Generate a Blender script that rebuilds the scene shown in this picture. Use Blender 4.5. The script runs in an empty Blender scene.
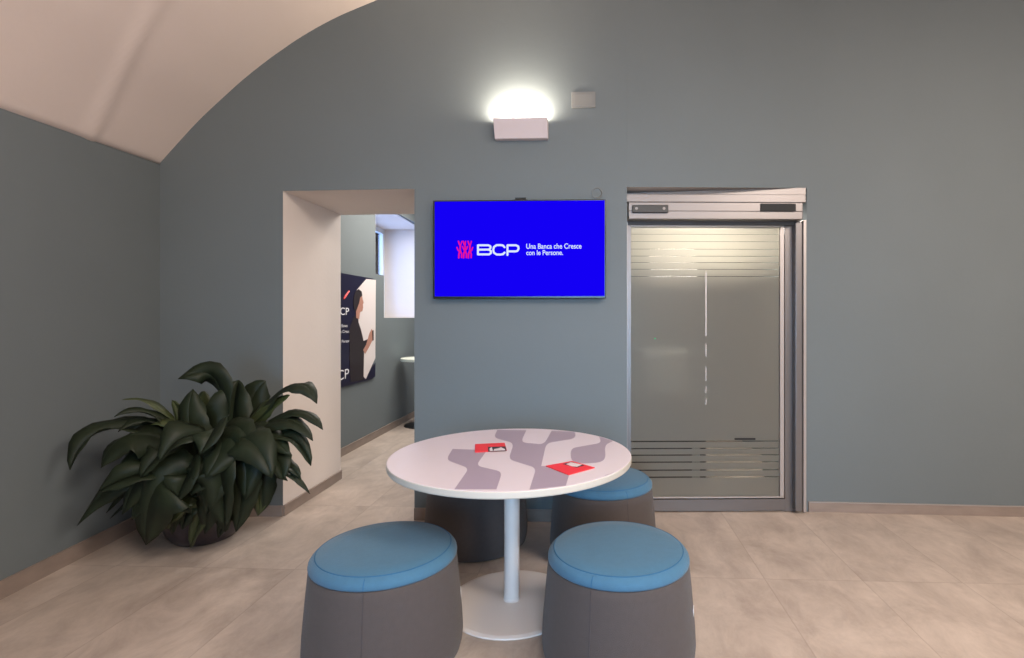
import bpy, bmesh, math, random
from mathutils import Vector, Matrix
random.seed(7)
SC = bpy.context.scene
COL = SC.collection
# ------------------------------------------------------------------ camera
F, CX, HY, H = 531.0, 572.0, 318.0, 1.41
cam = bpy.data.cameras.new('camera'); camo = bpy.data.objects.new('camera', cam); COL.objects.link(camo)
camo.location = (0, 0, H); camo.rotation_euler = (math.pi/2, 0, 0)
cam.sensor_width = 36; cam.lens = F/1024*36
cam.shift_x = -(CX-512)/1024; cam.shift_y = -(329-HY)/1024
cam.clip_start = .05
SC.camera = camo
# ------------------------------------------------------------------ world, lights, exposure
SC.view_settings.view_transform = 'Standard'; SC.view_settings.look = 'None'
SC.view_settings.exposure = 0.0; SC.view_settings.gamma = 1; SC.view_settings.use_curve_mapping = False
W = bpy.data.worlds.new('daylight'); SC.world = W; W.use_nodes = True
bg = W.node_tree.nodes['Background']; bg.inputs[0].default_value = (.62, .78, 1, 1); bg.inputs[1].default_value = 1.6

def area(name, loc, target, sx, sy, power, col, spread=180):
    l = bpy.data.lights.new(name, 'AREA'); l.shape = 'RECTANGLE'; l.size = sx; l.size_y = sy
    l.energy = power; l.color = col; l.spread = math.radians(spread)
    o = bpy.data.objects.new(name, l); COL.objects.link(o); o.location = loc
    d = Vector(target)-Vector(loc); o.rotation_euler = d.to_track_quat('-Z', 'Y').to_euler()
    return o
WARM = (1, .865, .75); COOL = (.34, .66, 1)
# daylight through the shop window behind the camera
area('window_daylight', (-.2, -3.3, 1.3), (.05, 3.7, .75), 2.2, 1.9, 21, COOL, 46)
# unseen warm overhead lights behind and to the right of the camera
area('unseen_overhead_light', (3.0, .2, 3.55), (3.0, .9, 0), 1.4, 1.4, 235, WARM)
area('unseen_overhead_light', (.4, -.6, 3.4), (-2.8, .9, 1.3), 1.0, 1.0, 74, WARM, 150)  # fill light added and aimed to lift the left wall
# unseen upward fill, added to brighten the vault and the upper wall
area('unseen_vault_fill', (1.9, -1.4, 2.3), (1.1, 3.0, 4.4), .8, .8, 74, (1, .91, .85))
# far room and vestibule
area('far_room_luminaire', (-1.2, 6.4, 3.0), (-1.2, 6.4, 0), 1.6, 2.2, 115, (1, .93, .84))
area('vestibule_luminaire', (.95, 4.42, 2.22), (.95, 4.15, 0), .9, .2, 60, (1, .93, .84))

# ------------------------------------------------------------------ materials
def lin(c):
    return tuple(((v/255+.055)/1.055)**2.4 if v/255 > .04045 else v/255/12.92 for v in c)+(1,)
def mat(name, rgb, rough=.6, metal=0, spec=.5, noise=0, nscale=6, bump=0, bscale=60, rgb2=None, stretch=(1,1,1), sheen=0):
    m = bpy.data.materials.new(name); m.use_nodes = True
    nt = m.node_tree; b = nt.nodes['Principled BSDF']
    b.inputs['Base Color'].default_value = lin(rgb); b.inputs['Roughness'].default_value = rough
    b.inputs['Metallic'].default_value = metal; b.inputs['Specular IOR Level'].default_value = spec
    if sheen: b.inputs['Sheen Weight'].default_value = sheen
    tc = nt.nodes.new('ShaderNodeTexCoord'); mp = nt.nodes.new('ShaderNodeMapping'); mp.inputs['Scale'].default_value = stretch
    nt.links.new(tc.outputs['Object'], mp.inputs[0])
    if noise or rgb2:
        n = nt.nodes.new('ShaderNodeTexNoise'); n.inputs['Scale'].default_value = nscale; n.inputs['Detail'].default_value = 6
        nt.links.new(mp.outputs[0], n.inputs['Vector'])
        r = nt.nodes.new('ShaderNodeMix'); r.data_type = 'RGBA'
        c2 = rgb2 or tuple(min(255, v*(1+noise)) for v in rgb); c1 = rgb if rgb2 else tuple(v*(1-noise) for v in rgb)
        r.inputs[6].default_value = lin(c1); r.inputs[7].default_value = lin(c2)
        nt.links.new(n.outputs[0], r.inputs[0]); nt.links.new(r.outputs[2], b.inputs['Base Color'])
    if bump:
        n2 = nt.nodes.new('ShaderNodeTexNoise'); n2.inputs['Scale'].default_value = bscale; n2.inputs['Detail'].default_value = 3
        nt.links.new(mp.outputs[0], n2.inputs['Vector'])
        bp = nt.nodes.new('ShaderNodeBump'); bp.inputs['Strength'].default_value = bump; bp.inputs['Distance'].default_value = .01
        nt.links.new(n2.outputs[0], bp.inputs['Height']); nt.links.new(bp.outputs[0], b.inputs['Normal'])
    return m
def emit(name, rgb, s):
    m = bpy.data.materials.new(name); m.use_nodes = True; nt = m.node_tree
    b = nt.nodes['Principled BSDF']; b.inputs['Base Color'].default_value = (0, 0, 0, 1); b.inputs['Roughness'].default_value = .35
    b.inputs['Specular IOR Level'].default_value = 0
    b.inputs['Emission Color'].default_value = lin(rgb); b.inputs['Emission Strength'].default_value = s
    return m
M_WALL = mat('slate_paint', (101, 109, 112), .75, noise=.03, nscale=1.6, bump=.05, bscale=30)
M_WHITE = mat('white_plaster', (214, 205, 199), .8, noise=.015, nscale=3, bump=.1, bscale=30)
M_CEIL = mat('vault_plaster', (222, 208, 200), .85, noise=.015, nscale=2, bump=.08, bscale=20)
M_SKIRT = mat('skirting_tile', (136, 122, 113), .5, noise=.12, nscale=7, stretch=(1, 1, 3))
M_ALU = mat('aluminium', (120, 115, 114), .38, metal=.55, noise=.03, nscale=3, stretch=(1, 1, .05))
M_ALU_L = mat('pale_aluminium', (172, 164, 160), .4, metal=.4)
M_ALU_D = mat('shadow_gap', (62, 60, 60), .6)
M_BLACK = mat('black_plastic', (16, 16, 19), .3)
M_BLACKM = mat('black_grille', (22, 22, 22), .7)
M_TWHITE = mat('laminate_white', (216, 207, 214), .34, noise=.01)
M_TEDGE = mat('laminate_edge', (188, 182, 172), .45)
M_TPAT = mat('laminate_mauve', (164, 150, 165), .34)
M_TMETAL = mat('white_powder_coat', (216, 208, 204), .35)
M_BLUE = mat('blue_fabric', (58, 102, 131), .85, noise=.05, nscale=40, bump=.25, bscale=420, sheen=.15)
M_GREY = mat('taupe_fabric', (72, 65, 64), .9, noise=.06, nscale=50, bump=.3, bscale=420, sheen=.1)
M_SEAM = mat('seam_thread', (38, 92, 132), .9)
M_SEAMG = mat('grey_seam_thread', (66, 61, 64), .9)
M_RED = mat('red_print', (226, 48, 52), .45)
M_PRW = mat('pale_print', (214, 206, 206), .45)
M_PRK = mat('dark_print', (40, 32, 36), .45)
M_LEAF = mat('leaf', (32, 39, 27), .5, noise=.35, nscale=9, spec=.22)
M_LEAFY = mat('leaf_young', (54, 62, 34), .5, noise=.25, nscale=12)
M_STEM = mat('stem', (74, 92, 44), .55)
M_POT = mat('pot_glaze', (52, 44, 48), .35, noise=.1, nscale=8)
M_SOIL = mat('soil', (40, 30, 24), .95, noise=.3, nscale=40, bump=.6, bscale=60)
M_LAMP = mat('lamp_plaster', (206, 194, 196), .6)
M_PLATE = mat('cover_plate', (116, 117, 116), .5)
M_NAVY = mat('navy_print', (30, 28, 52), .3)
M_SKIN = mat('skin_print', (176, 128, 112), .35)
M_PHOTO = mat('photo_print', (222, 212, 210), .3)
M_PAPERW = mat('white_lettering', (230, 230, 235), .4)
M_FRAMEW = mat('window_white', (225, 228, 232), .4)
M_TOPW = mat('pale_tabletop', (222, 226, 214), .4)
M_BULB = emit('lamp_glow', (255, 240, 215), 40)
M_BULB.node_tree.nodes['Principled BSDF'].inputs['Emission Color'].default_value = (1, .87, .68, 1)
M_SCREEN = emit('screen_blue', (20, 0, 245), 1.0)
M_SCRW = emit('screen_white', (225, 235, 255), 1.0)
M_SCRM = emit('screen_magenta', (232, 22, 150), 1.0)
M_LED = emit('green_led', (60, 230, 160), 1.2)

def floor_mat():
    m = bpy.data.materials.new('stone_tile'); m.use_nodes = True; nt = m.node_tree; N = nt.nodes; L = nt.links
    b = N['Principled BSDF']; tc = N.new('ShaderNodeTexCoord')
    mp = N.new('ShaderNodeMapping'); mp.inputs['Rotation'].default_value = (0, 0, math.radians(2.4)); L.new(tc.outputs['Object'], mp.inputs[0])
    sp = N.new('ShaderNodeSeparateXYZ'); L.new(mp.outputs[0], sp.inputs[0])
    def M(op, a, c=None, d=None):
        n = N.new('ShaderNodeMath'); n.operation = op
        for i, v in enumerate((a, c, d)):
            if v is None: continue
            if isinstance(v, (int, float)): n.inputs[i].default_value = v
            else: L.new(v, n.inputs[i])
        return n.outputs[0]
    SX, SY = .52, 1.0
    gx = M('DIVIDE', M('ADD', sp.outputs[0], 2.2+SX*40), SX); gy = M('DIVIDE', M('ADD', sp.outputs[1], -2.91+SY*40), SY)
    fx = M('MULTIPLY', M('PINGPONG', gx, .5), SX); fy = M('MULTIPLY', M('PINGPONG', gy, .5), SY)
    d = M('MINIMUM', fx, fy)
    line = N.new('ShaderNodeMapRange'); line.inputs[1].default_value = .0015; line.inputs[2].default_value = .0042
    line.inputs[3].default_value = 1; line.inputs[4].default_value = 0; L.new(d, line.inputs[0])
    # a shift per tile
    cx = M('FLOOR', gx); cy = M('FLOOR', gy); cm = N.new('ShaderNodeCombineXYZ'); L.new(cx, cm.inputs[0]); L.new(cy, cm.inputs[1])
    wn = N.new('ShaderNodeTexWhiteNoise'); L.new(cm.outputs[0], wn.inputs['Vector'])
    off = N.new('ShaderNodeVectorMath'); off.operation = 'MULTIPLY_ADD'; L.new(wn.outputs['Color'], off.inputs[0]); off.inputs[1].default_value = (3, 3, 3)
    L.new(mp.outputs[0], off.inputs[2])
    ms = N.new('ShaderNodeMapping'); ms.inputs['Scale'].default_value = (1.4, .85, 1); L.new(off.outputs[0], ms.inputs[0])
    n1 = N.new('ShaderNodeTexNoise'); n1.inputs['Scale'].default_value = 2.9; n1.inputs['Detail'].default_value = 10; n1.inputs['Roughness'].default_value = .7; n1.inputs['Distortion'].default_value = .35
    L.new(ms.outputs[0], n1.inputs['Vector'])
    cr = N.new('ShaderNodeValToRGB'); e = cr.color_ramp.elements
    e[0].position = .3; e[0].color = lin((150, 137, 128)); e[1].position = .72; e[1].color = lin((196, 182, 171))
    L.new(n1.outputs[0], cr.inputs[0])
    mx = N.new('ShaderNodeMix'); mx.data_type = 'RGBA'; L.new(M('MULTIPLY', line.outputs[0], .24), mx.inputs[0]); L.new(cr.outputs[0], mx.inputs[6]); mx.inputs[7].default_value = lin((96, 84, 78))
    L.new(mx.outputs[2], b.inputs['Base Color'])
    rr = N.new('ShaderNodeMapRange'); rr.inputs[3].default_value = .34; rr.inputs[4].default_value = .5; L.new(n1.outputs[0], rr.inputs[0]); L.new(rr.outputs[0], b.inputs['Roughness'])
    b.inputs['Specular IOR Level'].default_value = .35
    return m
M_FLOOR = floor_mat()
def film_mat():
    m = bpy.data.materials.new('frosted_film'); m.use_nodes = True; nt = m.node_tree; N = nt.nodes; L = nt.links
    b = N['Principled BSDF']; b.inputs['Base Color'].default_value = lin((208, 204, 196)); b.inputs['Roughness'].default_value = .28
    b.inputs['Transmission Weight'].default_value = .75; b.inputs['IOR'].default_value = 1.25; b.inputs['Specular IOR Level'].default_value = .6
    t = N.new('ShaderNodeBsdfTranslucent'); t.inputs[0].default_value = lin((205, 202, 194)); mx = N.new('ShaderNodeMixShader'); mx.inputs[0].default_value = .5
    L.new(b.outputs[0], mx.inputs[1]); L.new(t.outputs[0], mx.inputs[2]); L.new(mx.outputs[0], N['Material Output'].inputs[0])
    return m
M_FILM = film_mat()
def glass_mat(name, tint, rough=.02):
    m = bpy.data.materials.new(name); m.use_nodes = True; nt = m.node_tree; N = nt.nodes; L = nt.links
    t = N.new('ShaderNodeBsdfTransparent'); t.inputs[0].default_value = lin(tint); g = N.new('ShaderNodeBsdfGlossy'); g.inputs['Roughness'].default_value = rough
    fz = N.new('ShaderNodeFresnel'); fz.inputs[0].default_value = 1.45; mx = N.new('ShaderNodeMixShader')
    L.new(fz.outputs[0], mx.inputs[0]); L.new(t.outputs[0], mx.inputs[1]); L.new(g.outputs[0], mx.inputs[2]); L.new(mx.outputs[0], N['Material Output'].inputs[0])
    N.remove(N['Principled BSDF']); return m
M_GLASS = glass_mat('clear_glass', (236, 236, 233)); M_WGLASS = glass_mat('window_glass', (235, 242, 255))

# ------------------------------------------------------------------ helpers
def px(u, y, D): return Vector(((u-CX)/F*D, D, H-(y-HY)/F*D))
def on_z(u, y, z):
    D = F*(H-z)/(y-HY); return Vector(((u-CX)/F*D, D, z))
class Plane:                                             # vertical plane y = a + b x
    def __init__(s, p, q): s.b = (q.y-p.y)/(q.x-p.x); s.a = p.y-s.b*p.x
    def n(s): return Vector((s.b, -1, 0)).normalized()   # towards the camera
    def at(s, u, y, off=0):
        a = s.a - off*math.sqrt(1+s.b**2)
        return px(u, y, a/(1-s.b*(u-CX)/F))
def link(name, bm, mats, parent=None, smooth=False):
    bmesh.ops.recalc_face_normals(bm, faces=bm.faces)
    me = bpy.data.meshes.new(name); bm.to_mesh(me); bm.free()
    for m in (mats if isinstance(mats, (list, tuple)) else [mats]): me.materials.append(m)
    if smooth:
        for p in me.polygons: p.use_smooth = True
    o = bpy.data.objects.new(name, me); COL.objects.link(o)
    if parent:
        o.parent = parent; o.matrix_parent_inverse = Matrix.Translation(-world_loc(parent))
    return o
def world_loc(o):
    l = o.location.copy(); p = o
    while p.parent:
        l = l + p.matrix_parent_inverse.translation; p = p.parent; l = l + p.location
    return l
def thing(name, label, cat, loc, group=None):
    o = bpy.data.objects.new(name, None); COL.objects.link(o); o.location = loc; o.empty_display_size = .1
    o['label'] = label; o['category'] = cat
    if group: o['group'] = group
    return o
def tag(o, label, cat, group=None):
    o['label'] = label; o['category'] = cat
    if group: o['group'] = group
    return o
def structure(o, label=None):
    o['kind'] = 'structure'
    if label: o['label'] = label
    return o
def hexa(bm, c8, mi=0, bev=0):
    vs = [bm.verts.new(c) for c in c8]
    fs = [bm.faces.new([vs[i] for i in q]) for q in ((0,1,2,3),(4,7,6,5),(0,4,5,1),(1,5,6,2),(2,6,7,3),(3,7,4,0))]
    for f in fs: f.material_index = mi
    if bev:
        es = list({e for f in fs for e in f.edges})
        r = bmesh.ops.bevel(bm, geom=es, offset=bev, segments=2, affect='EDGES', profile=.5)
        for f in r['faces']: f.material_index = mi
def box(bm, x0, x1, y0, y1, z0, z1, mi=0, bev=0):
    hexa(bm, [(x0,y0,z0),(x1,y0,z0),(x1,y1,z0),(x0,y1,z0),(x0,y0,z1),(x1,y0,z1),(x1,y1,z1),(x0,y1,z1)], mi, bev)
def pbox(bm, pl, u0, y0, u1, y1, o0, o1, mi=0, bev=0, ref=None):
    """box whose front rectangle lies on the plane; o0 back offset, o1 front offset towards the room"""
    r = o1 if ref is None else ref
    a = pl.at(u0, y1, r); b = pl.at(u1, y0, r); n = pl.n()
    a = a - n*r; b = b - n*r
    z0, z1 = a.z, b.z; A = Vector((a.x, a.y, 0)); B = Vector((b.x, b.y, 0))
    def v(P, o, z): q = P+n*o; return (q.x, q.y, z)
    hexa(bm, [v(A,o1,z0),v(B,o1,z0),v(B,o0,z0),v(A,o0,z0),v(A,o1,z1),v(B,o1,z1),v(B,o0,z1),v(A,o0,z1)], mi, bev)
def prism(bm, pts, z0, z1, side_mats=None, top=0, bottom=0):
    n = len(pts); lo = [bm.verts.new((p[0], p[1], z0)) for p in pts]; hi = [bm.verts.new((p[0], p[1], z1)) for p in pts]
    f = bm.faces.new(lo); f.material_index = bottom
    f = bm.faces.new(hi); f.material_index = top
    for i in range(n):
        j = (i+1) % n; f = bm.faces.new([lo[i], lo[j], hi[j], hi[i]]); f.material_index = side_mats[i] if side_mats else 0
def lathe(bm, prof, c, seg=64, mi=0):
    rings = []
    for r, z in prof:
        if r < 1e-6: rings.append([bm.verts.new((c[0], c[1], c[2]+z))]*seg)
        else: rings.append([bm.verts.new((c[0]+r*math.cos(2*math.pi*i/seg), c[1]+r*math.sin(2*math.pi*i/seg), c[2]+z)) for i in range(seg)])
    for a, b in zip(rings, rings[1:]):
        for i in range(seg):
            j = (i+1) % seg; q = [a[i], a[j], b[j], b[i]]; u = []
            for v in q:
                if v not in u: u.append(v)
            if len(u) > 2:
                f = bm.faces.new(u); f.material_index = mi
def tube(bm, pts, r, seg=8, mi=0, closed=False):
    rings = []; n = len(pts)
    for i, p in enumerate(pts):
        p = Vector(p); a = Vector(pts[(i-1) % n] if closed or i else pts[0]); b = Vector(pts[(i+1) % n] if closed or i < n-1 else pts[-1])
        t = (b-a).normalized(); s = t.cross(Vector((0, 0, 1)))
        s = s.normalized() if s.length > .01 else Vector((1, 0, 0)); w = s.cross(t)
        rr = r[i] if isinstance(r, (list, tuple)) else r
        rings.append([bm.verts.new(p+(s*math.cos(2*math.pi*k/seg)+w*math.sin(2*math.pi*k/seg))*rr) for k in range(seg)])
    prs = list(zip(rings, rings[1:])) + ([(rings[-1], rings[0])] if closed else [])
    for a, b in prs:
        for k in range(seg):
            f = bm.faces.new([a[k], a[(k+1) % seg], b[(k+1) % seg], b[k]]); f.material_index = mi
    if not closed:
        for R in (rings[0], rings[-1]):
            f = bm.faces.new(R); f.material_index = mi

# ------------------------------------------------------------------ plan of the back wall
def fl(u, y): return on_z(u, y, 0)
A, B, C_, E = fl(160, 516.5), fl(283, 516), fl(414.5, 519.5), fl(627, 522.5)
Fp, G = fl(806.5, 511.5), fl(1024, 516.5)
Lnear = fl(0, 599)
PT = Plane(C_, E)                                     # wall that carries the television
PD = Plane(fl(628, 512.5), fl(806, 511.5))            # plane of the sliding door
XR = 5.9
gdir = (G-Fp)/(G.x-Fp.x); GR = Fp+gdir*(XR-Fp.x)
ldir = (A-Lnear)/(A.y-Lnear.y); YB = -3.5; LR = Lnear+ldir*(YB-Lnear.y)
LX = lambda y: LR.x+ldir.x*(y-YB)
B2, C2 = Vector((-2.03, 4.66, 0)), Vector((-1.03, 4.60, 0))
ZL = H+(HY-191)/F*B.y; TOP = 4.45
bm = bmesh.new()
prism(bm, [A, B, B2, (A.x-.3, 4.66)], 0, ZL, [0, 1, 0, 0])
prism(bm, [C_, E, (E.x, 4.60), C2], 0, ZL, [0, 0, 0, 1])
prism(bm, [A, B, C_, E, (E.x, 4.60), C2, B2, (A.x-.3, 4.66)], ZL, TOP, [0]*8, bottom=1)
FB = Fp + Vector((0, .9, 0))
prism(bm, [Fp, GR, (XR, GR.y+.9), FB], 0, TOP, [0, 0, 0, 0])
zE, zF = H+(HY-187)/F*E.y, H+(HY-188)/F*Fp.y
hexa(bm, [(E.x, E.y, zE), (Fp.x, Fp.y, zF), (FB.x, FB.y, zF), (E.x, 4.60, zE), (E.x, E.y, TOP), (Fp.x, Fp.y, TOP), (FB.x, FB.y, TOP), (E.x, 4.60, TOP)], 1)
# added thin sheet over the wall, normals bent to soften shading at plan kinks
zmid = [ZL, ZL, ZL, (zE+ZL)/2, zF, zF]; KP = [A, B, C_, E, Fp, GR]; solid = [1, 0, 1, 0, 1]
kn = []
for i in range(len(KP)):
    s1 = (KP[i]-KP[i-1]).normalized() if i else None; s2 = (KP[i+1]-KP[i]).normalized() if i < len(KP)-1 else None
    t_ = ((s1 or s2)+(s2 or s1)).normalized(); kn.append(t_)
nrm_dirs = []; sheet = []
def wall_col(p, zs): return [bm.verts.new((p.x, p.y-.0015, z)) for z in zs]
for i in range(len(KP)-1):
    p, q = KP[i], KP[i+1]; L_ = (q-p).length; m = min(.6, L_*.45)
    zb = {0: 0, 1: ZL, 2: 0, 3: None, 4: 0}[i]
    for t0_, t1_ in ((0, m/L_), (m/L_, 1-m/L_), (1-m/L_, 1)):
        qa, qb = p.lerp(q, t0_), p.lerp(q, t1_)
        za = zb if zb is not None else zE+(zF-zE)*t0_; zc = zb if zb is not None else zE+(zF-zE)*t1_
        sheet.append((qa, qb, za, zc, i, t0_, t1_))
face_n = [Vector(((KP[i+1]-KP[i]).y, -(KP[i+1]-KP[i]).x, 0)).normalized() for i in range(len(KP)-1)]
def knot_n(i):
    a = face_n[max(0, i-1)]; b = face_n[min(len(face_n)-1, i)]
    return (a+b).normalized() if 0 < i < len(KP)-1 else (face_n[0] if i == 0 else face_n[-1])
bws = bmesh.new(); cn = []
for qa, qb, za, zc, i, t0_, t1_ in sheet:
    na = knot_n(i) if t0_ == 0 else face_n[i]; nb = knot_n(i+1) if t1_ == 1 else face_n[i]
    o_ = face_n[i]*.0015
    fr = [(qa.x+o_.x, qa.y+o_.y, za), (qb.x+o_.x, qb.y+o_.y, zc), (qb.x+o_.x, qb.y+o_.y, TOP), (qa.x+o_.x, qa.y+o_.y, TOP)]
    bk = [(a_[0]-o_.x*2, a_[1]-o_.y*2, a_[2]) for a_ in fr]
    v = [bws.verts.new(p_) for p_ in fr+bk]
    f = bws.faces.new(v[:4]); f.smooth = True; cn += [na, nb, nb, na]
    for q4 in ((7, 6, 5, 4), (0, 4, 5, 1), (1, 5, 6, 2), (2, 6, 7, 3), (3, 7, 4, 0)):
        f = bws.faces.new([v[k_] for k_ in q4]); f.normal_update(); cn += [f.normal.copy()]*4
wb = structure(link('wall_back', bm, [M_WALL, M_WHITE]))
me = bpy.data.meshes.new('paint_face'); bws.to_mesh(me); bws.free(); me.materials.append(M_WALL)
me.normals_split_custom_set([tuple(n_) for n_ in cn])
o = structure(bpy.data.objects.new('back_wall_sheet', me), 'painted face of the back wall'); COL.objects.link(o)
bm = bmesh.new()                                      # left wall, its top at the springing of the vault
zt0, zt1 = H+(HY-163)/F*A.y, H+(HY-108)/F*Lnear.y
zt = lambda y: zt0+(zt1-zt0)*min(1, (A.y-y)/(A.y-Lnear.y))
prism(bm, [(LX(YB), YB), (LX(4.7), 4.7), (LX(4.7)-.3, 4.7), (LX(YB)-.3, YB)], 0, zt1-.01)
vs = [(LX(YB), YB), (Lnear.x, Lnear.y), (LX(4.7), 4.7)]
z_ = [zt1, zt1, zt0+.02]
for (p, q, za, zb) in ((vs[0], vs[1], z_[0], z_[1]), (vs[1], vs[2], z_[1], z_[2])):
    hexa(bm, [(p[0], p[1], zt1-.01), (q[0], q[1], zt1-.01), (q[0]-.3, q[1], zt1-.01), (p[0]-.3, p[1], zt1-.01),
              (p[0], p[1], za), (q[0], q[1], zb), (q[0]-.3, q[1], zb), (p[0]-.3, p[1], za)])
structure(link('wall_left', bm, [M_WALL]))
bm = bmesh.new(); box(bm, XR, XR+.2, YB, GR.y+.9, 0, TOP); structure(link('wall_right', bm, [M_WALL]))
bm = bmesh.new()                                      # rear wall with the shop window opening
box(bm, LX(YB)-.3, -1.8, YB-.3, YB, 0, TOP); box(bm, 1.4, XR, YB-.3, YB, 0, TOP)
box(bm, -1.8, 1.4, YB-.3, YB, 0, .25); box(bm, -1.8, 1.4, YB-.3, YB, 2.35, TOP)
structure(link('wall_rear', bm, [M_WALL]))
bm = bmesh.new(); box(bm, -1.8, 1.4, YB-.2, YB-.19, .25, 2.35); w = structure(link('window_2', bm, [M_WGLASS]))
bm = bmesh.new()
for x in (-1.8, -.75, .3, 1.34): box(bm, x, x+.06, YB-.24, YB-.14, .25, 2.35)
box(bm, -1.74, 1.34, YB-.239, YB-.141, .25, .31); box(bm, -1.74, 1.34, YB-.239, YB-.141, 2.29, 2.35)
link('window_frame', bm, [M_ALU], w)
# floor
bm = bmesh.new(); box(bm, -3.6, XR+.2, YB-.3, 9.8, -.1, 0); structure(link('floor', bm, [M_FLOOR]))
# vault
prof = [(166, 162), (195, 124.5), (219, 101.5), (250, 74), (289, 45), (332, 19.5), (379, -1)]
wallD = lambda u: (Plane(A, B) if u < 283 else Plane(B, C_)).at(u, 100).y
P0 = [px(u, y, wallD(u)) for u, y in prof]
P0 = [(p.x, p.z) for p in P0] + [(-.85, 3.84), (-.2, 3.99), (.6, 4.1), (1.5, 4.14)]
P0[0] = (A.x, zt0)
def catmull(P, k=6):
    out = []
    for i in range(len(P)-1):
        a = P[max(0, i-1)]; b = P[i]; c = P[i+1]; d = P[min(len(P)-1, i+2)]
        for t in range(k):
            t /= k
            out.append(tuple(.5*((2*b[j])+(-a[j]+c[j])*t+(2*a[j]-5*b[j]+4*c[j]-d[j])*t*t+(-a[j]+3*b[j]-3*c[j]+d[j])*t**3) for j in (0, 1)))
    return out+[P[-1]]
S = catmull(P0); x0 = S[0][0]; xm = 1.5
S = S+[(2*xm-x, z) for x, z in reversed(S[:-1])]
ys = [YB-.1, -2, -1, 0, 1, 2, 2.5] + [2.54+.03*i for i in range(25)] + [3.4, 3.6, 3.8, 4.0]
bm = bmesh.new(); rows = []
for y in ys:
    row = []
    sx = LX(y)-LX(A.y); dz = (zt1-zt0)*max(0, min(1, (A.y-y)/(A.y-Lnear.y)))
    for i, (x, z) in enumerate(S):
        s = i/(len(S)-1); k = 1-s
        yc = 3.19-.5*max(0, min(1.2, x-x0))                       # soft plaster rib that crosses the vault
        rib = .017*math.exp(-((y-yc)/.05)**2)
        # inward normal
        a = Vector(S[max(0, i-1)]); b = Vector(S[min(len(S)-1, i+1)]); t = (b-a).normalized(); nrm = Vector((t.y, -t.x))
        xx = x+sx*k+nrm.x*rib
        if i == 0: xx = LX(y)+.001; row.append(bm.verts.new((xx-.2, y, z+dz-.004)))
        row.append(bm.verts.new((xx, y, z+dz*k+nrm.y*rib)))
    rows.append(row)
for a, b in zip(rows, rows[1:]):
    for i in range(len(S)): bm.faces.new([a[i], a[i+1], b[i+1], b[i]])
o = structure(link('ceiling', bm, [M_CEIL], smooth=True), 'pale barrel vaulted plaster ceiling')
sm = o.modifiers.new('thickness', 'SOLIDIFY'); sm.thickness = .12; sm.offset = 1 if o.data.polygons[0].normal.z > 0 else -1

# skirting boards
def skirt(name, p, q, h=.078, t=.012, cap=True):
    p = Vector((p[0], p[1], 0)); q = Vector((q[0], q[1], 0)); d = (q-p).normalized(); n = Vector((d.y, -d.x, 0))
    bm = bmesh.new()
    P = [p, q, q+n*t, p+n*t]
    prism(bm, [(v.x, v.y) for v in P], 0.0, h)
    if cap: prism(bm, [(v.x, v.y) for v in [p, q, q+n*(t+.003), p+n*(t+.003)]], h, h+.006, [1]*4, top=1, bottom=1)
    return structure(link(name, bm, [M_SKIRT, M_ALU_L if cap == 2 else M_SKIRT]))
skirt('baseboard_left', (LX(YB), YB), (A.x, A.y), .086)
skirt('baseboard_back', (A.x, A.y), (B.x, B.y), .07)
skirt('baseboard_passage', (B.x, B.y), (B2.x, B2.y), .07)
skirt('baseboard_centre', (C_.x, C_.y), (E.x, E.y), .078)
skirt('baseboard_right', (Fp.x+.012, Fp.y), (GR.x, GR.y), .07, cap=2)

# ------------------------------------------------------------------ far room
FX = lambda y: -2.385+.045*(y-4.66)
def frx(y): return FX(y)
bm = bmesh.new()
n0, n1 = 6.25, 8.22; ns = 6.5; ZS, ZS2, ZN = 1.412, 1.93, 2.78
def fseg(ya, yb, z0, z1, w=.62):
    hexa(bm, [(FX(ya), ya, z0), (FX(yb), yb, z0), (FX(yb)-w, yb, z0), (FX(ya)-w, ya, z0), (FX(ya), ya, z1), (FX(yb), yb, z1), (FX(yb)-w, yb, z1), (FX(ya)-w, ya, z1)])
fseg(4.66, n0, 0, 3.3); fseg(n0, ns, 0, ZS2); fseg(ns, n1, 0, ZS); fseg(n0, n1, ZN, 3.3); fseg(n1, 9.6, 0, 3.3)
structure(link('wall_far_left', bm, [M_WALL]))
bm = bmesh.new()                                       # white lining of the window niche
e = .006
box(bm, -2.94, FX(n1)-.002, n1-e, n1-.0005, ZS+e, ZN-e); box(bm, -2.94, FX(ns)-.002, ns+e, n1-e, ZS+.0005, ZS+e)
box(bm, -2.94, FX(ns)-.002, n0+e, n1-e, ZN-e, ZN-.0005); box(bm, -2.94, FX(n0)-.002, n0+.0005, n0+e, ZS2, ZN-e)
structure(link('trim_1', bm, [M_WHITE]))
bm = bmesh.new(); box(bm, -2.935, -2.927, n0+.05, n1-.05, ZS+.05, ZN-.05); w = structure(link('window_1', bm, [M_WGLASS]))
bm = bmesh.new()
for y0_, y1_ in ((n0+.01, n0+.07), (7.2, 7.27), (n1-.09, n1-.01)): box(bm, -2.94, -2.895, y0_, y1_, ZS+.01, ZN-.01)
box(bm, -2.938, -2.897, n0+.01, n1-.01, ZS+.01, ZS+.08); box(bm, -2.938, -2.897, n0+.01, n1-.01, ZN-.08, ZN-.01)
link('window_frame', bm, [M_FRAMEW], w)
bm = bmesh.new(); box(bm, -3.0, .3, 9.6, 9.7, 0, 3.3); structure(link('wall_far_back', bm, [M_WALL]))
bm = bmesh.new(); box(bm, .24, .34, 4.6, 9.6, 0, 3.3); structure(link('wall_far_right', bm, [M_WALL]))
bm = bmesh.new(); box(bm, -3.0, .34, 4.67, 9.7, 3.3, 3.4); structure(link('ceiling_far', bm, [M_CEIL]))
skirt('baseboard_far', (FX(4.66), 4.66), (FX(9.6), 9.6), .078)
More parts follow.
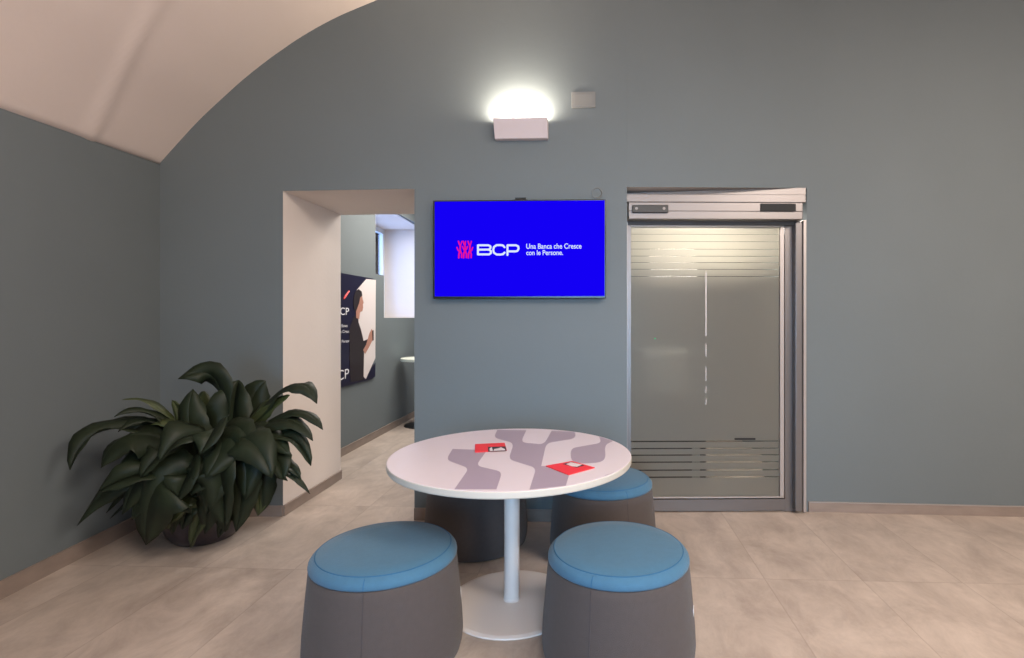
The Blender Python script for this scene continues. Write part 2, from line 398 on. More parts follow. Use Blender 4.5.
# window daylight in the niche
area('window_daylight', (-3.12, 7.75, 2.1), (-1.5, 7.75, 1.8), 2.6, 1.3, 120, (.42, .62, 1))

# poster on the far room wall
ppl = lambda y, z, o=0: Vector((FX(y)+.002+o, y, z))
t = thing('poster', 'navy advertising poster with a person in dark suit, hung on wall past the doorway', 'poster', ppl(5.65, .71))
py0, py1, pz0, pz1 = 4.98, 6.14, .71, 1.865
def ppoly(bm, pts, o0, o1, mi=0):
    lo = [bm.verts.new(ppl(y, z, o0)) for y, z in pts]; hi = [bm.verts.new(ppl(y, z, o1)) for y, z in pts]
    bm.faces.new(lo).material_index = mi; bm.faces.new(hi).material_index = mi
    for i in range(len(pts)):
        j = (i+1) % len(pts); bm.faces.new([lo[i], lo[j], hi[j], hi[i]]).material_index = mi
def yu(u): # poster pixel -> wall y
    y = 5.5
    for _ in range(8): y = FX(y)*F/(u-CX)
    return y
def pp(u, v): y = yu(u); return (y, H-(v-HY)/F*y)
bm = bmesh.new(); ppoly(bm, [(py0, pz0), (py1, pz0), (py1, pz1), (py0, pz1)], 0, .018); link('panel', bm, [M_NAVY], t)
bm = bmesh.new(); ppoly(bm, [pp(364.5, 279), pp(374, 280), pp(373.5, 358), pp(364, 379), pp(361, 376), pp(357, 330), pp(355, 290)], .018, .0195)
ph = link('photo_print', bm, [M_PHOTO], t)
bm = bmesh.new(); ppoly(bm, [pp(364.2, 378.8), pp(373.5, 362), pp(373.3, 377)], .0195, .0205, 0); link('corner_print', bm, [M_NAVY], t)
bm = bmesh.new()  # dark suit and hair
ppoly(bm, [pp(352, 316), pp(355, 318), pp(359, 330), pp(361.5, 341), pp(366, 339), pp(366.5, 344), pp(362, 352), pp(361.5, 380), pp(348, 382), pp(347, 330)], .0195, .021, 0)
ppoly(bm, [pp(351.2, 303), pp(351.8, 296), pp(353.5, 291), pp(356.5, 289), pp(359.4, 291.5), pp(360.2, 295.5), pp(358, 297.5), pp(357, 303), pp(355.5, 307), pp(354, 311), pp(351.6, 309)], .0215, .0225, 0)
ppoly(bm, [pp(355.2, 300), pp(359.8, 294.5), pp(360.5, 299), pp(361.6, 303), pp(360.7, 304), pp(361, 307.5), pp(360.2, 311), pp(358, 312), pp(357, 319), pp(354, 318), pp(353.8, 309)], .021, .0222, 1)
ppoly(bm, [pp(361, 350), pp(364, 345), pp(367.5, 333), pp(369.5, 329), pp(371, 331), pp(370.5, 340), pp(367, 347), pp(363, 354)], .021, .0222, 1)
ppoly(bm, [pp(370, 331), pp(371.5, 330), pp(371.6, 340), pp(370.5, 341)], .0222, .023, 0)
link('figure_print', bm, [M_PRK, M_SKIN], t)
def text_mesh(body, size, align='LEFT', ext=0, spacing=1.0, bold=0):
    c = bpy.data.curves.new('lettering', 'FONT'); c.body = body; c.size = size; c.align_x = align; c.extrude = ext; c.offset = bold; c.space_line = 1.0
    c.space_character = spacing
    o = bpy.data.objects.new('lettering', c); COL.objects.link(o)
    dg = bpy.context.evaluated_depsgraph_get(); me = bpy.data.meshes.new_from_object(o.evaluated_get(dg)); bpy.data.objects.remove(o)
    return me
def text_on(body, origin, right, up, width, height, mats, name, parent, depth=.0008, bold=0, lift=.0006, asc=None):
    me = text_mesh(body, 1.0, bold=bold)
    xs = [v.co.x for v in me.vertices]; yv = [v.co.y for v in me.vertices]
    x0_, x1_, y0_, y1_ = min(xs), max(xs), min(yv), max(yv)
    n = right.cross(up).normalized()
    for v in me.vertices:
        a = (v.co.x-x0_)/(x1_-x0_)*width; b = (v.co.y-y0_)/(y1_-y0_)*height
        v.co = origin+right*a+up*b+n*lift
    bm = bmesh.new(); bm.from_mesh(me); bpy.data.meshes.remove(me)
    return link(name, bm, mats, parent)
R_ = (ppl(6, 1)-ppl(5, 1)).normalized(); U_ = Vector((0, 0, 1))
def plbl(s, u1, v0, v1, h, w, mt, nm='lettering'):
    y1, z0 = pp(u1, v1); text_on(s, ppl(y1, z0, .0185)-R_*w, R_, U_, w, h, [mt], nm, t)
plbl('BCP', 347, 0, 378, .1, .36, M_PAPERW)
plbl('BCP', 347, 0, 315, .075, .28, M_PAPERW)
plbl('Una Banca', 345.5, 0, 327, .03, .24, M_PAPERW); plbl('che Cresce', 349, 0, 332.5, .03, .3, M_PAPERW)
plbl('con le Persone', 349, 0, 342, .03, .38, M_PAPERW)
plbl('www', 363, 0, 371.5, .03, .07, M_PAPERW)
bm = bmesh.new()
for k in range(3):
    y1, z0 = pp(346.5-k*1.2, 293+k*1.6); tube(bm, [ppl(y1-.05, z0-.03, .02), ppl(y1-.02, z0, .02), ppl(y1+.01, z0+.02, .02)], .009, 6)
link('emblem', bm, [M_RED], t)

# bar table in the far room
c = Vector((-1.945, 7.0, 0))
t = thing('bar_table', 'small round pale table against the far room wall, seen at doorway edge', 'table', c)
bm = bmesh.new(); lathe(bm, [(0, .85), (.30, .85), (.302, .853), (.302, .882), (.3, .885), (0, .885)], c, 48); link('tabletop', bm, [M_TOPW], t)
bm = bmesh.new(); lathe(bm, [(0, .015), (.035, .015), (.035, .849), (0, .849)], c, 24); link('column', bm, [M_BLACK], t, True)
bm = bmesh.new(); lathe(bm, [(0, 0), (.26, 0), (.26, .008), (.2, .016), (0, .02)], c, 48); link('base', bm, [M_BLACK], t)

# ------------------------------------------------------------------ vestibule behind the sliding door
bm = bmesh.new()
box(bm, .40, .5, 4.61, 6.2, 0, 2.75); box(bm, 1.95, 2.05, 4.75, 6.2, 0, 2.75); box(bm, .4, 2.05, 6.2, 6.3, 0, 2.75); box(bm, 1.72, 2.05, 4.75, 4.8, 0, 2.75)
structure(link('wall_vestibule', bm, [M_WALL]))
bm = bmesh.new(); box(bm, .35, 2.05, 4.0, 6.3, 2.75, 2.85); structure(link('ceiling_vestibule', bm, [M_CEIL]))
t = thing('cabinet', 'pale box on dark cabinet, blurred behind the left half of frosted door', 'cabinet', (.8, 4.7, 0))
bm = bmesh.new(); box(bm, .53, 1.15, 4.55, 4.9, 0.0, .74, bev=.01); link('cabinet_body', bm, [M_BLACKM], t)
bm = bmesh.new(); box(bm, .62, 1.02, 4.57, 4.88, .745, 1.13, bev=.02); link('display', bm, [M_FRAMEW], t)

# ------------------------------------------------------------------ sliding door
dO = PD.at(706, 512, 0); dO.z = 0
bm = bmesh.new()                                       # fixed frame
pbox(bm, PD, 626.5, 194.5, 806, 202, -.04, .10, 0, .004)
pbox(bm, PD, 627, 219, 631, 511.5, -.05, .02, 0)
pbox(bm, PD, 785, 219, 796, 511.5, -.05, .005, 0)
pbox(bm, PD, 795.5, 222, 802.5, 511.5, -.05, .06, 0, .006)
pbox(bm, PD, 627, 499, 796, 511.5, -.05, .004, 0)
pbox(bm, PD, 626.5, 187.6, 806, 194.3, -.04, .012, 0, .002)
door = structure(link('door_1', bm, [M_ALU]), 'aluminium automatic sliding door with striped frosted glass')
bm = bmesh.new(); pbox(bm, PD, 803.6, 220, 806.4, 512, -.02, .035); link('edge_bead', bm, [M_ALU_L], door)
bm = bmesh.new(); pbox(bm, PD, 625.2, 201, 627.3, 512, -.02, .06); link('edge_bead', bm, [M_ALU_L], door)
bm = bmesh.new(); pbox(bm, PD, 628.5, 202.6, 803, 211, 0, .125, 0, .004); pbox(bm, PD, 628.5, 211, 803, 219, 0, .12, 0, .005)
hd = link('header_box', bm, [M_ALU], door)
bm = bmesh.new(); pbox(bm, PD, 628, 219.5, 800, 225, -.05, .03); link('shadow_gap', bm, [M_ALU_D], door)
bm = bmesh.new(); pbox(bm, PD, 632.5, 204.8, 668.5, 212.5, .125, .142, 0, .004); s1 = link('motion_sensor', bm, [M_BLACK], hd); s1['label'] = 'black motion sensor with two small lenses'
bm = bmesh.new()
for u in (636.5, 664):
    q = PD.at(u, 208.5, .143); 
    tube(bm, [q, q+PD.n()*.003], .010, 10)
bm.verts.ensure_lookup_table()
link('sensor_lens', bm, [M_ALU], hd)
bm = bmesh.new(); pbox(bm, PD, 761, 203.6, 796, 211, .125, .135, 0, .002); link('grille', bm, [M_BLACKM], hd)
# moving leaf: rails, glass, film bands with clear lines between them
u0, u1, v0, v1 = 628.5, 784, 226, 497
bm = bmesh.new()
pbox(bm, PD, u0, v0-1.5, u1, v0+.4, -.03, .012); pbox(bm, PD, 780.2, v0, u1, v1, -.03, .012); pbox(bm, PD, u0, v0, u0+1.6, v1, -.03, .012); pbox(bm, PD, u0, v1-.6, u1, v1+1.6, -.03, .012)
leaf = link('door_leaf', bm, [M_ALU_L], door)
bm = bmesh.new(); pbox(bm, PD, u0+1.6, v0, 780.2, v1, -.014, -.006); link('glass', bm, [M_GLASS], leaf)
ln_top = [234.4, 241.6, 249.2, 256.2, 262.6, 269.3, 276.5]; ln_bot = [441.3, 448.4, 455, 462, 470, 477]
bm = bmesh.new(); edges = [v0+.3]
for v in ln_top: edges += [v-.33, v+.33]
edges += [ln_bot[0]-.4, ln_bot[0]+.4]
for v in ln_bot[1:]: edges += [v-.33, v+.33]
edges += [v1-.6]
for a, b in zip(edges[::2], edges[1::2]): pbox(bm, PD, u0+1.7, a, 780.1, b, -.0055, -.0045)
for v in ln_bot[1:]: pbox(bm, PD, 692, v-.33, 700, v+.33, -.0055, -.0045)
link('frosted_film', bm, [M_FILM], leaf)
bm = bmesh.new()
for a, b in ((272, 336), (344, 356.5), (367.5, 381), (386.5, 393), (398.5, 404.5)): pbox(bm, PD, 705.4, a, 706.6, b, -.0044, -.0034)
link('slit_light_strip', bm, [M_ALU_L], leaf)  # opaque pale dashes stand in for light showing through a slit
bm = bmesh.new(); pbox(bm, PD, 735, 438.4, 755.5, 439.8, -.0044, .008); link('pull', bm, [M_BLACK], leaf)
bm = bmesh.new(); q = PD.at(655, 338.5, -.003); tube(bm, [q, q+PD.n()*.003], .005, 10); link('indicator_light', bm, [M_LED], leaf)

# ------------------------------------------------------------------ television
tc_ = PT.at(519.5, 248.5, 0)
tv = thing('television', 'wide flat television showing a bright blue screen, on wall above the round table', 'television', tc_)
OF = .065
bm = bmesh.new(); pbox(bm, PT, 433, 199, 606, 298.6, .03, OF, 0, .004); link('housing', bm, [M_BLACK], tv)
bm = bmesh.new(); pbox(bm, PT, 480, 225, 560, 275, 0, .03, ref=OF); link('wall_bracket', bm, [M_BLACK], tv)
bm = bmesh.new(); pbox(bm, PT, 434.8, 200.4, 604.6, 296.4, OF-.002, OF+.001, ref=OF); scr = link('screen', bm, [M_SCREEN], tv)
bm = bmesh.new(); pbox(bm, PT, 515, 197.4, 526, 199.3, .045, OF-.006, 0, .001); link('sensor', bm, [M_BLACK], tv)
TR = (PT.at(600, 250, OF)-PT.at(440, 250, OF)); TR.z = 0; TR.normalize()
def stroke(bm, pts, w, o=.0012, h=.0006):
    """flat stroke through pixel points on the screen; w in pixels"""
    P = [PT.at(u, v, OF) for u, v in pts]; n = PT.n(); W_ = w*3.6/F/2
    for a, b in zip(P, P[1:]):
        d = (b-a).normalized(); s = d.cross(n)*W_; a2 = a; b2 = b
        hexa(bm, [a2+s+n*o, b2+s+n*o, b2-s+n*o, a2-s+n*o, a2+s+n*(o+h), b2+s+n*(o+h), b2-s+n*(o+h), a2-s+n*(o+h)])
    for p in P:
        r = [bm.verts.new(p+n*(o+h*1.02)+(TR*math.cos(k*math.pi/5)+U_*math.sin(k*math.pi/5))*W_) for k in range(10)]
        bm.faces.new(r)
bm = bmesh.new(); w = 2.0
# B
stroke(bm, [(478, 245.3), (488.5, 245.3), (490.4, 246.2), (490.6, 248), (489, 249.6), (478, 249.7)], w)
stroke(bm, [(489, 249.7), (491, 251), (491, 253), (489.2, 254.4), (478, 254.4), (478, 245.3)], w)
# C
stroke(bm, [(504.6, 247.2), (503, 245.5), (500.5, 245.1), (496.5, 245.2), (493.9, 247), (493.3, 249.8), (493.9, 252.7), (496.5, 254.5), (500.5, 254.6), (503, 254.2), (504.6, 252.6)], w)
# P
stroke(bm, [(507.5, 255), (507.5, 245.3), (516, 245.3), (518.3, 246.4), (518.6, 248.6), (517.6, 250.8), (515.6, 251.4), (508, 251.4)], w)
link('initials', bm, [M_SCRW], scr)
bm = bmesh.new()
for k, cx in enumerate((460.2, 465.0, 469.8)):         # branching coral-like emblem
    stroke(bm, [(cx-1.7, 241.3), (cx-.9, 244), (cx+.2, 246.2)], 1.5); stroke(bm, [(cx+1.7, 241.3), (cx+.9, 244), (cx+.2, 246.2)], 1.2) if k != 1 else stroke(bm, [(cx+.6, 241.3), (cx+.2, 246)], 1.3)
    stroke(bm, [(cx+.2, 246), (cx, 250.5), (cx-1.2, 254), (cx-1.4, 257.8)], 1.7); stroke(bm, [(cx, 250), (cx+1.5, 254), (cx+1.4, 257.6)], 1.5)
stroke(bm, [(457, 247.5), (458.2, 250.4), (460, 252)], 1.4); stroke(bm, [(472.8, 247.5), (471.6, 250.4), (470, 252)], 1.4)
stroke(bm, [(462.6, 246.5), (463.6, 249), (465, 251)], 1.4); stroke(bm, [(467.6, 246.5), (466.6, 249), (465, 251)], 1.4)
link('emblem', bm, [M_SCRM], scr)
def scr_text(s, ua, ub, va, vb, bold=0.0):
    o_ = PT.at(ua, vb, OF); wd = (PT.at(ub, vb, OF)-o_).length; hh = (vb-va)*3.6/F
    text_on(s, o_, TR, U_, wd, hh, [M_SCRW], 'lettering', scr, lift=.0018, bold=bold)
scr_text('Una Banca che Cresce', 526.3, 581.5, 243.6, 248.9, .012); scr_text('con le Persone.', 526.3, 563, 250.2, 255.2, .012)
# cable ring over the television
bm = bmesh.new(); q = PT.at(597, 193, .004); tube(bm, [q+(TR*math.cos(a*math.pi/10)+U_*math.sin(a*math.pi/10))*.034 for a in range(20)], .004, 6, closed=True)
o = link('cable_grommet', bm, [M_PLATE]); tag(o, 'small grey ring on the wall just above right end of television', 'ring')

# ------------------------------------------------------------------ wall lamp and cover plate
q = PT.at(520, 128, 0)
lp = thing('wall_lamp', 'white rectangular uplight wall lamp glowing above the television', 'lamp', q)
bm = bmesh.new(); d = .105; r0 = d
n_ = PT.n()
def lampv(u, v, o, back=0):
    p = PT.at(u, v, o) - n_*back; return (p.x, p.y, p.z)
T_, B_ = .115, .05; zt_l, zb_l = PT.at(520, 117.6, T_).z, PT.at(520, 138.4, B_).z
xa, xb = PT.at(493, 118, T_)-n_*T_, PT.at(547, 118, T_)-n_*T_
def lv(p, o, z): q_ = p+n_*o; return (q_.x, q_.y, z)
th = .008; dx_ = TR*0+(xb-xa); dx_.z = 0; dx_.normalize()
hexa(bm, [lv(xa, B_, zb_l), lv(xb, B_, zb_l), lv(xb, B_-th, zb_l), lv(xa, B_-th, zb_l), lv(xa, T_, zt_l), lv(xb, T_, zt_l), lv(xb, T_-th, zt_l), lv(xa, T_-th, zt_l)], 0, .0015)
for p_ in (xa, xb-dx_*th):
    hexa(bm, [lv(p_, B_-th, zb_l), lv(p_+dx_*th, B_-th, zb_l), lv(p_+dx_*th, 0, zb_l), lv(p_, 0, zb_l), lv(p_, T_-th, zt_l), lv(p_+dx_*th, T_-th, zt_l), lv(p_+dx_*th, 0, zt_l), lv(p_, 0, zt_l)])
hexa(bm, [lv(xa+dx_*th, B_-th, zb_l), lv(xb-dx_*th, B_-th, zb_l), lv(xb-dx_*th, 0, zb_l), lv(xa+dx_*th, 0, zb_l), lv(xa+dx_*th, B_-th, zb_l+.008), lv(xb-dx_*th, B_-th, zb_l+.008), lv(xb-dx_*th, 0, zb_l+.008), lv(xa+dx_*th, 0, zb_l+.008)])
link('shade', bm, [M_LAMP], lp)
a_, b_ = PT.at(500, 121.5, .05), PT.at(540, 121.5, .05)
bm = bmesh.new(); a_.z = b_.z = (a_.z+b_.z)/2; tube(bm, [a_, a_.lerp(b_, .5), b_], .009, 12); link('bulb', bm, [M_BULB], lp, True)
la = area('wall_lamp_light', tuple(a_.lerp(b_, .5)+Vector((0, 0, .012))), tuple(a_.lerp(b_, .5)+Vector((0, .02, 1))), .30, .05, 22, (1, .86, .70))
bm = bmesh.new(); pbox(bm, PT, 571.5, 91.5, 595.5, 107.8, 0, .012, 0, .002); t = link('cover_plate', bm, [M_PLATE]); tag(t, 'blank rectangular junction cover on the wall right of the lamp', 'wall plate')
bm = bmesh.new(); pbox(bm, PT, 574, 94, 593, 106, .012, .015, 0, .001); link('lid', bm, [M_PLATE], t)

# ------------------------------------------------------------------ round table
TC = Vector(((511.8-CX)/F*2.63, 2.635, 0)); TR_, TZ = .59, .74
tb = thing('round_table', 'round white table with mauve wave pattern on a single pedestal', 'table', TC)
bm = bmesh.new()
lathe(bm, [(0, TZ-.032), (TR_-.01, TZ-.032), (TR_-.003, TZ-.030), (TR_, TZ-.025), (TR_, TZ-.004), (TR_-.002, TZ-.001)], TC, 128, 1)
lathe(bm, [(TR_-.002, TZ-.001), (TR_-.006, TZ), (0, TZ)], TC, 128, 0)
bmesh.ops.remove_doubles(bm, verts=bm.verts, dist=1e-5)
def smooth_poly(P, keep, k=5):
    """round the corners named in keep==False"""
    out = []; n = len(P)
    for i, p in enumerate(P):
        p = Vector(p); a = Vector(P[i-1]); b = Vector(P[(i+1) % n])
        if keep[i]: out.append(tuple(p)); continue
        s = p.lerp(a, min(.45, 20/max(1e-3, (a-p).length))); e_ = p.lerp(b, min(.45, 20/max(1e-3, (b-p).length)))
        for j in range(k+1):
            tt = j/k; out.append(tuple(s*(1-tt)**2+p*2*tt*(1-tt)+e_*tt**2))
    return out
pats = [
 [(302,142,1),(428,147,1),(388,203,0),(484,226,0),(462,290,1),(308,290,1),(362,213,0),(278,182,0)],
 [(466,72,1),(572,74,1),(551,118,0),(636,126,0),(664,76,1),(754,77,1),(750,104,0),(645,121,0),(626,205,1),(738,205,1),(740,291,1),(583,291,1),(608,212,0),(506,180,0),(527,121,0),(452,101,0)],
 [(838,97,1),(898,112,1),(858,126,0),(862,178,0),(840,192,0),(780,196,0),(735,188,0),(733,140,0),(846,120,0)],
 [(850,250,1),(860,236,0),(922,226,1),(900,240,1),(870,252,1)]]
for P in pats:
    pl_ = smooth_poly([p[:2] for p in P], [p[2] for p in P])
    vs = []
    for x, y in pl_:
        w_ = on_z(370+x/3.657, 410+y/3.657, TZ+.0005)
        dd = Vector((w_.x-TC.x, w_.y-TC.y)); 
        if dd.length > TR_-.008: dd = dd.normalized()*(TR_-.008)
        vs.append(bm.verts.new((TC.x+dd.x, TC.y+dd.y, TZ+.0005)))
    f = bm.faces.new(vs); f.material_index = 2
    if f.normal.z < 0: f.normal_flip()
    bmesh.ops.triangulate(bm, faces=[f])
link('tabletop', bm, [M_TWHITE, M_TEDGE, M_TPAT], tb)
bm = bmesh.new(); lathe(bm, [(0, .018), (.042, .018), (.042, .02), (.038, .024), (.038, TZ-.05), (.1, TZ-.045), (.1, TZ-.0325), (0, TZ-.0325)], TC, 40); link('pedestal', bm, [M_TMETAL], tb, False)
bm = bmesh.new(); lathe(bm, [(0, 0), (.315, 0), (.318, .003), (.316, .008), (.3, .013), (.05, .018), (0, .018)], TC, 96); link('base', bm, [M_TMETAL], tb, False)

# brochures
def brochure(corners, pic, blk, label):
    z = TZ+.0011
    P = [on_z(u, v, z) for u, v in corners]; c = sum(P, Vector())/4
    t = thing('brochure', label, 'brochure', c, 'red brochures on the round table')
    def slab(bm, Q, z0, z1):
        lo = [bm.verts.new((p.x, p.y, z0)) for p in Q]; hi = [bm.verts.new((p.x, p.y, z1)) for p in Q]
        bm.faces.new(lo); bm.faces.new(hi)
        for i in range(len(Q)): bm.faces.new([lo[i], lo[(i+1) % len(Q)], hi[(i+1) % len(Q)], hi[i]])
    bm = bmesh.new(); slab(bm, P, z, z+.003); link('cover', bm, [M_RED], t)
    bm = bmesh.new(); slab(bm, [on_z(u, v, z+.003) for u, v in blk], z+.003, z+.0033); link('dark_print', bm, [M_PRK], t)
    bm = bmesh.new()
    for poly in pic: slab(bm, [on_z(u, v, z+.003) for u, v in poly], z+.0033, z+.0036)
    link('picture_print', bm, [M_PRW], t)
brochure([(475, 444.6), (504.6, 443.2), (506.8, 450.8), (475, 452.6)], [[(489.5, 448.5), (491.8, 447.2), (493, 451), (489.8, 451.3)], [(494, 449.2), (498, 448.4), (501, 447.2), (505, 449.3), (505.3, 450.3), (493.5, 450.9)]],
         [(488, 447), (505.5, 446.4), (506.6, 450.7), (488.2, 451.6)], 'red brochure lying squarely on the far side of tabletop, pale picture at right end')
brochure([(545.6, 466.3), (572, 461.6), (594.8, 468), (568.5, 475.2)], [[(566, 464.2), (571, 462.3), (582, 464.6), (577, 466.8), (571.5, 466.3)]],
         [(562.5, 464), (571.5, 461.9), (584.5, 465.4), (577, 467.6)], 'red brochure turned diagonally near the right side of tabletop')

# ------------------------------------------------------------------ stools
def make_stool():
    r = thing('pouf_stool', 'blue topped pouf', 'stool', (0, 0, 0), 'upholstered poufs around the table')
    O = (0, 0, 0)
    bm = bmesh.new(); lathe(bm, [(0, .0), (.27, 0), (.292, .006), (.308, .022), (.316, .05), (.319, .085), (.316, .15), (.310, .22), (.303, .30), (.296, .37), (.293, .402), (.289, .407), (.28, .408), (0, .408)], O, 72); link('body', bm, [M_GREY], r, True)
    bm = bmesh.new(); lathe(bm, [(0, .407), (.287, .407), (.293, .41), (.2945, .418), (.2925, .429), (.286, .439), (.276, .448), (.266, .454), (.2, .460), (.1, .4645), (0, .466)], O, 72); cu = link('cushion', bm, [M_BLUE], r, True)
    bm = bmesh.new(); tube(bm, [((.268*math.cos(2*math.pi*i/72)), .268*math.sin(2*math.pi*i/72), .4525) for i in range(72)], .0022, 6, closed=True)
    a = -1.75
    tube(bm, [(q_*math.cos(a), q_*math.sin(a), z) for q_, z in ((.293, .41), (.2945, .418), (.2925, .429), (.286, .439), (.276, .448))], .0016, 6); link('seam', bm, [M_SEAM], cu, True)
    bm = bmesh.new(); tube(bm, [(q_*math.cos(a), q_*math.sin(a), z) for q_, z in ((.3165, .05), (.319, .085), (.316, .15), (.310, .22), (.303, .30), (.296, .37), (.293, .402))], .0016, 6); link('body_seam', bm, [M_SEAMG], r, True)
    bm = bmesh.new(); box(bm, .306, .3105, -.02, .02, .2, .235); g = link('tag', bm, [M_PAPERW], r); g['label'] = 'small white tag'
    return r
def copy_tree(o, parent=None):
    c = o.copy(); COL.objects.link(c); c.parent = parent
    for ch in list(kids[o.name]): copy_tree(ch, c)
    return c
proto = make_stool()
kids = {}
for o in bpy.data.objects: kids[o.name] = []
for o in bpy.data.objects:
    if o.parent: kids[o.parent.name].append(o)
spots = [(618, 2.23, 'grey pouf with blue top, front right of round table, small white tag on its side', -.25),
         (385.5, 2.23, 'grey pouf with bright blue top at the front left, nearest the plant', .25),
         (603, 3.2, 'blue topped grey pouf behind the table on the side of the sliding door', .6),
         (476.5, 3.34, 'grey pouf behind the table pedestal, its top hidden by the tabletop', 1.9)]
for i, (u, D, lab, rz) in enumerate(spots):
    s = proto if i == 0 else copy_tree(proto)
    s.location = ((u-CX)/F*D, D, 0); s.rotation_euler.z = rz; s['label'] = lab

# ------------------------------------------------------------------ plant
PC = Vector((-2.36, 3.42, 0))
pt = thing('potted_plant', 'large broad-leaved green plant in a dark bowl pot in the left corner', 'plant', PC)
bm = bmesh.new(); lathe(bm, [(0, 0), (.15, 0), (.17, .01), (.21, .06), (.235, .13), (.24, .2), (.232, .24), (.22, .24), (.22, .2), (0, .2)], PC, 56); po = link('pot', bm, [M_POT], pt, True)
bm = bmesh.new(); lathe(bm, [(0, .22), (.1, .218), (.219, .21)], PC, 40); link('soil', bm, [M_SOIL], po, True)
fol = bmesh.new(); stm = bmesh.new()
def bez(P, t):
    P = [Vector(p) for p in P]
    while len(P) > 1: P = [a.lerp(b, t) for a, b in zip(P, P[1:])]
    return P[0]
def leaf_blade(P, w, mi=0, face=None, wav=.0, t0=0.0):
    n = 14; rows = []
    ph = random.uniform(0, 6); cupk = random.choice((-.35, -.2, .25, .42))
    for i in range(n+1):
        t_ = t0+(1-t0)*i/n; p = bez(P, t_); d = (bez(P, min(1, t_+.02))-bez(P, max(0, t_-.02))).normalized()
        up = face if face else Vector((0, -.35, 1))
        s = d.cross(up)
        s = s.normalized() if s.length > .05 else Vector((1, 0, 0))
        nn = s.cross(d).normalized(); q_ = i/n
        ww = w*.58*(math.sin(math.pi*min(1, q_**.78))**.75)*(1+.05*math.sin(ph*3+i*2.3))+.001
        cup = cupk*ww; wv = wav*ww*math.sin(ph+q_*11)
        rows.append([fol.verts.new(p-s*ww+nn*(cup+wv)), fol.verts.new(p-s*ww*.5+nn*cup*.6), fol.verts.new(p), fol.verts.new(p), fol.verts.new(p+s*ww*.5+nn*cup*.6), fol.verts.new(p+s*ww+nn*(cup-wv))])
    for a, b in zip(rows, rows[1:]):
        for k in (0, 1, 3, 4): f = fol.faces.new([a[k], a[k+1], b[k+1], b[k]]); f.material_index = mi; f.smooth = True
def clampx(v):
    v = Vector(v); m = LX(v.y)+.03
    if v.x < m: v.x = m
    if v.y > 3.66: v.y = 3.66
    if v.z < .02: v.z = .02
    return v
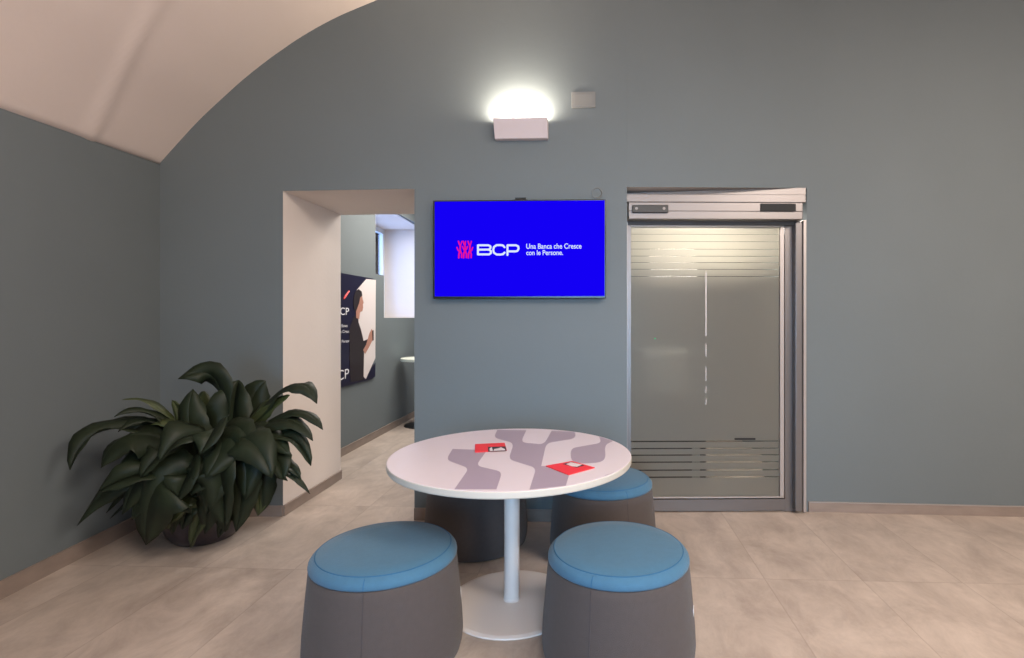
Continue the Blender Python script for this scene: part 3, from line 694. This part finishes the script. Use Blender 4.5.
# (blade start, control, tip) as pixels + distance, width in px
LV = [
 ((218,448,3.25),(236,350,3.2),(178,379,3.1),30,0,(-.6,-1,.3)), ((205,470,3.1),(180,425,3.0),(193,389,3.1),32,0,(0,-1,.15)),
 ((210,455,3.3),(196,405,3.3),(205,391,3.3),24,1,(0,-1,.2)),
 ((232,455,3.2),(232,400,3.2),(239,380,3.25),38,0,(.1,-1,.2)), ((240,450,3.3),(248,390,3.3),(266,381,3.35),30,0,(.3,-1,.5)),
 ((245,430,3.2),(300,352,3.15),(317,404,3.1),24,0,None), ((240,430,3.2),(262,405,3.15),(290,395,3.1),18,1,(.1,-1,.8)), ((250,436,3.2),(300,388,3.1),(323,430,3.05),17,0,None),
 ((245,440,3.1),(290,398,3.05),(313,441,3.0),20,0,None), ((255,450,3.1),(295,415,3.0),(311,466,3.0),18,0,None), ((248,462,3.05),(280,440,2.95),(283,480,2.95),26,0,None),
 ((238,430,3.1),(265,425,3.0),(290,455,2.95),22,0,(.2,-1,1)), ((250,470,3.1),(290,455,3.0),(300,478,3.0),14,0,None),
 ((185,430,3.15),(155,390,3.05),(122,400,2.95),10,1,None), ((178,440,3.1),(150,400,3.0),(114,417,2.9),13,0,None), ((180,435,3.1),(160,410,3.05),(128,410,2.95),9,0,None),
 ((170,438,3.05),(85,408,2.9),(70,470,2.82),26,0,None), ((175,445,3.0),(120,415,2.85),(101,468,2.8),36,0,(-.1,-.7,1)), ((160,425,3.05),(140,418,3),(118,432,2.9),12,0,None),
 ((165,470,3.0),(110,470,2.88),(77,526,2.85),20,0,(-.2,-1,.7)), ((172,470,2.95),(130,470,2.8),(98,492,2.8),24,0,(0,-1,.8)),
 ((192,478,2.95),(142,462,2.72),(146,545,2.9),62,0,(-.1,-1,.3)), ((175,465,3.0),(140,455,2.85),(122,515,2.88),36,0,(-.2,-1,.5)),
 ((208,438,3.0),(180,425,2.85),(160,462,2.8),30,0,(-.1,-1,.9)), ((214,430,3.0),(218,420,2.85),(200,455,2.8),30,0,(-.2,-1,1)), ((215,435,3.0),(232,440,2.85),(205,478,2.8),32,0,(.1,-1,.5)),
 ((215,465,2.95),(222,455,2.8),(225,528,2.95),34,0,(0,-1,.25)), ((235,470,3.0),(248,470,2.9),(236,532,3.05),30,0,(.2,-1,.3)), ((245,480,3.05),(262,480,3),(258,516,3.1),22,1,(.3,-1,.3)),
 ((200,495,3.05),(178,490,2.9),(157,536,2.98),20,1,(-.2,-1,.6)), ((215,495,3.05),(205,498,2.95),(191,548,3.12),24,1,(0,-1,.4)), ((190,480,3.0),(190,460,2.8),(175,505,2.85),30,0,(0,-1,.6)),
 ((225,440,3.0),(255,425,2.85),(272,478,2.85),32,0,(.2,-1,.8)), ((222,430,3.1),(240,415,2.95),(252,448,2.9),24,0,(.1,-1,.9)), ((200,450,2.98),(212,455,2.85),(190,495,2.85),34,0,(0,-1,.5)),
 ((175,455,3.0),(165,440,2.85),(140,478,2.82),28,0,(-.1,-1,.9)), ((195,440,3.1),(175,410,3.05),(150,425,3.0),16,1,None), ((200,460,3.1),(190,420,3.1),(172,400,3.15),16,1,(-.2,-1,.3)),
 ((210,480,2.95),(215,470,2.85),(207,515,2.92),30,0,(0,-1,.4)), ((180,500,3.0),(165,495,2.92),(172,535,3.05),24,0,(0,-1,.4)), ((235,455,3.0),(250,450,2.9),(245,500,2.92),30,0,(.1,-1,.4)),
 ((248,468,3.05),(266,478,2.98),(262,512,3.1),24,0,(.3,-1,.3)), ((205,488,2.95),(208,492,2.88),(205,534,3.02),26,0,(0,-1,.3)), ((182,505,3.0),(172,508,2.92),(160,530,3.0),24,1,(-.2,-1,.5)),
 ((250,455,3.1),(285,442,3.05),(303,488,3.0),10,0,None), ((262,470,3.05),(288,462,3.0),(310,494,3.0),8,0,None), ((165,478,2.95),(135,490,2.85),(132,520,2.88),26,0,(-.1,-1,.5)), ((218,505,3.05),(222,508,2.98),(226,532,3.08),20,0,(0,-1,.3)),
 ((228,500,3.1),(232,500,3.0),(218,538,3.12),20,0,(0,-1,.4)), ((195,505,3.05),(188,500,2.98),(182,530,3.05),22,0,(0,-1,.4)), ((160,450,3.0),(135,440,2.9),(118,470,2.86),22,0,(0,-1,1)),
]
crown = PC+Vector((0, -.02, .24))
for a, b, c, w_, mi, fc in LV:
    P = [clampx(px(*a)), clampx(px(*b)), clampx(px(*c))]
    if P[1].x < P[0].x-.4: pass
    leaf_blade(P, w_*3.05/F, mi, Vector(fc) if fc else None, wav=.2)
    root = crown+Vector((random.uniform(-.1, .1), random.uniform(-.1, .08), -.04)); tube(stm, [root, root.lerp(P[0], .5)+Vector((0, 0, .06)), P[0], bez(P, .15)], [.006, .005, .0035, .002], 6)
# leaves round the back and filling the crown
for k in range(46):
    az = random.uniform(0, 2*math.pi); L_ = random.uniform(.26, .44); up = random.uniform(.12, .5)
    dx, dy = math.cos(az), math.sin(az)*.75
    if dy > 0: L_ *= .6
    base = crown+Vector((dx*.13, dy*.13, up*.55)); mid = crown+Vector((dx*L_*.7, dy*L_*.7, up+.1)); tip = crown+Vector((dx*L_*1.25, dy*L_*1.25, up-.22+random.uniform(-.1, .1)))
    P = [clampx(base), clampx(mid), clampx(tip)]
    if P[1].y > 3.6: P[1].y = 3.6
    leaf_blade(P, random.uniform(.10, .17), 0, None, wav=.2)
    root = crown+Vector((random.uniform(-.1, .1), random.uniform(-.1, .1), -.04)); tube(stm, [root, root.lerp(P[0], .6)+Vector((0, 0, .03)), P[0], bez(P, .12)], [.006, .005, .0035, .002], 6)
fo = link('foliage', fol, [M_LEAF, M_LEAFY], pt); sd = fo.modifiers.new('thickness', 'SOLIDIFY'); sd.thickness = .0012
link('stems', stm, [M_STEM], pt, True)
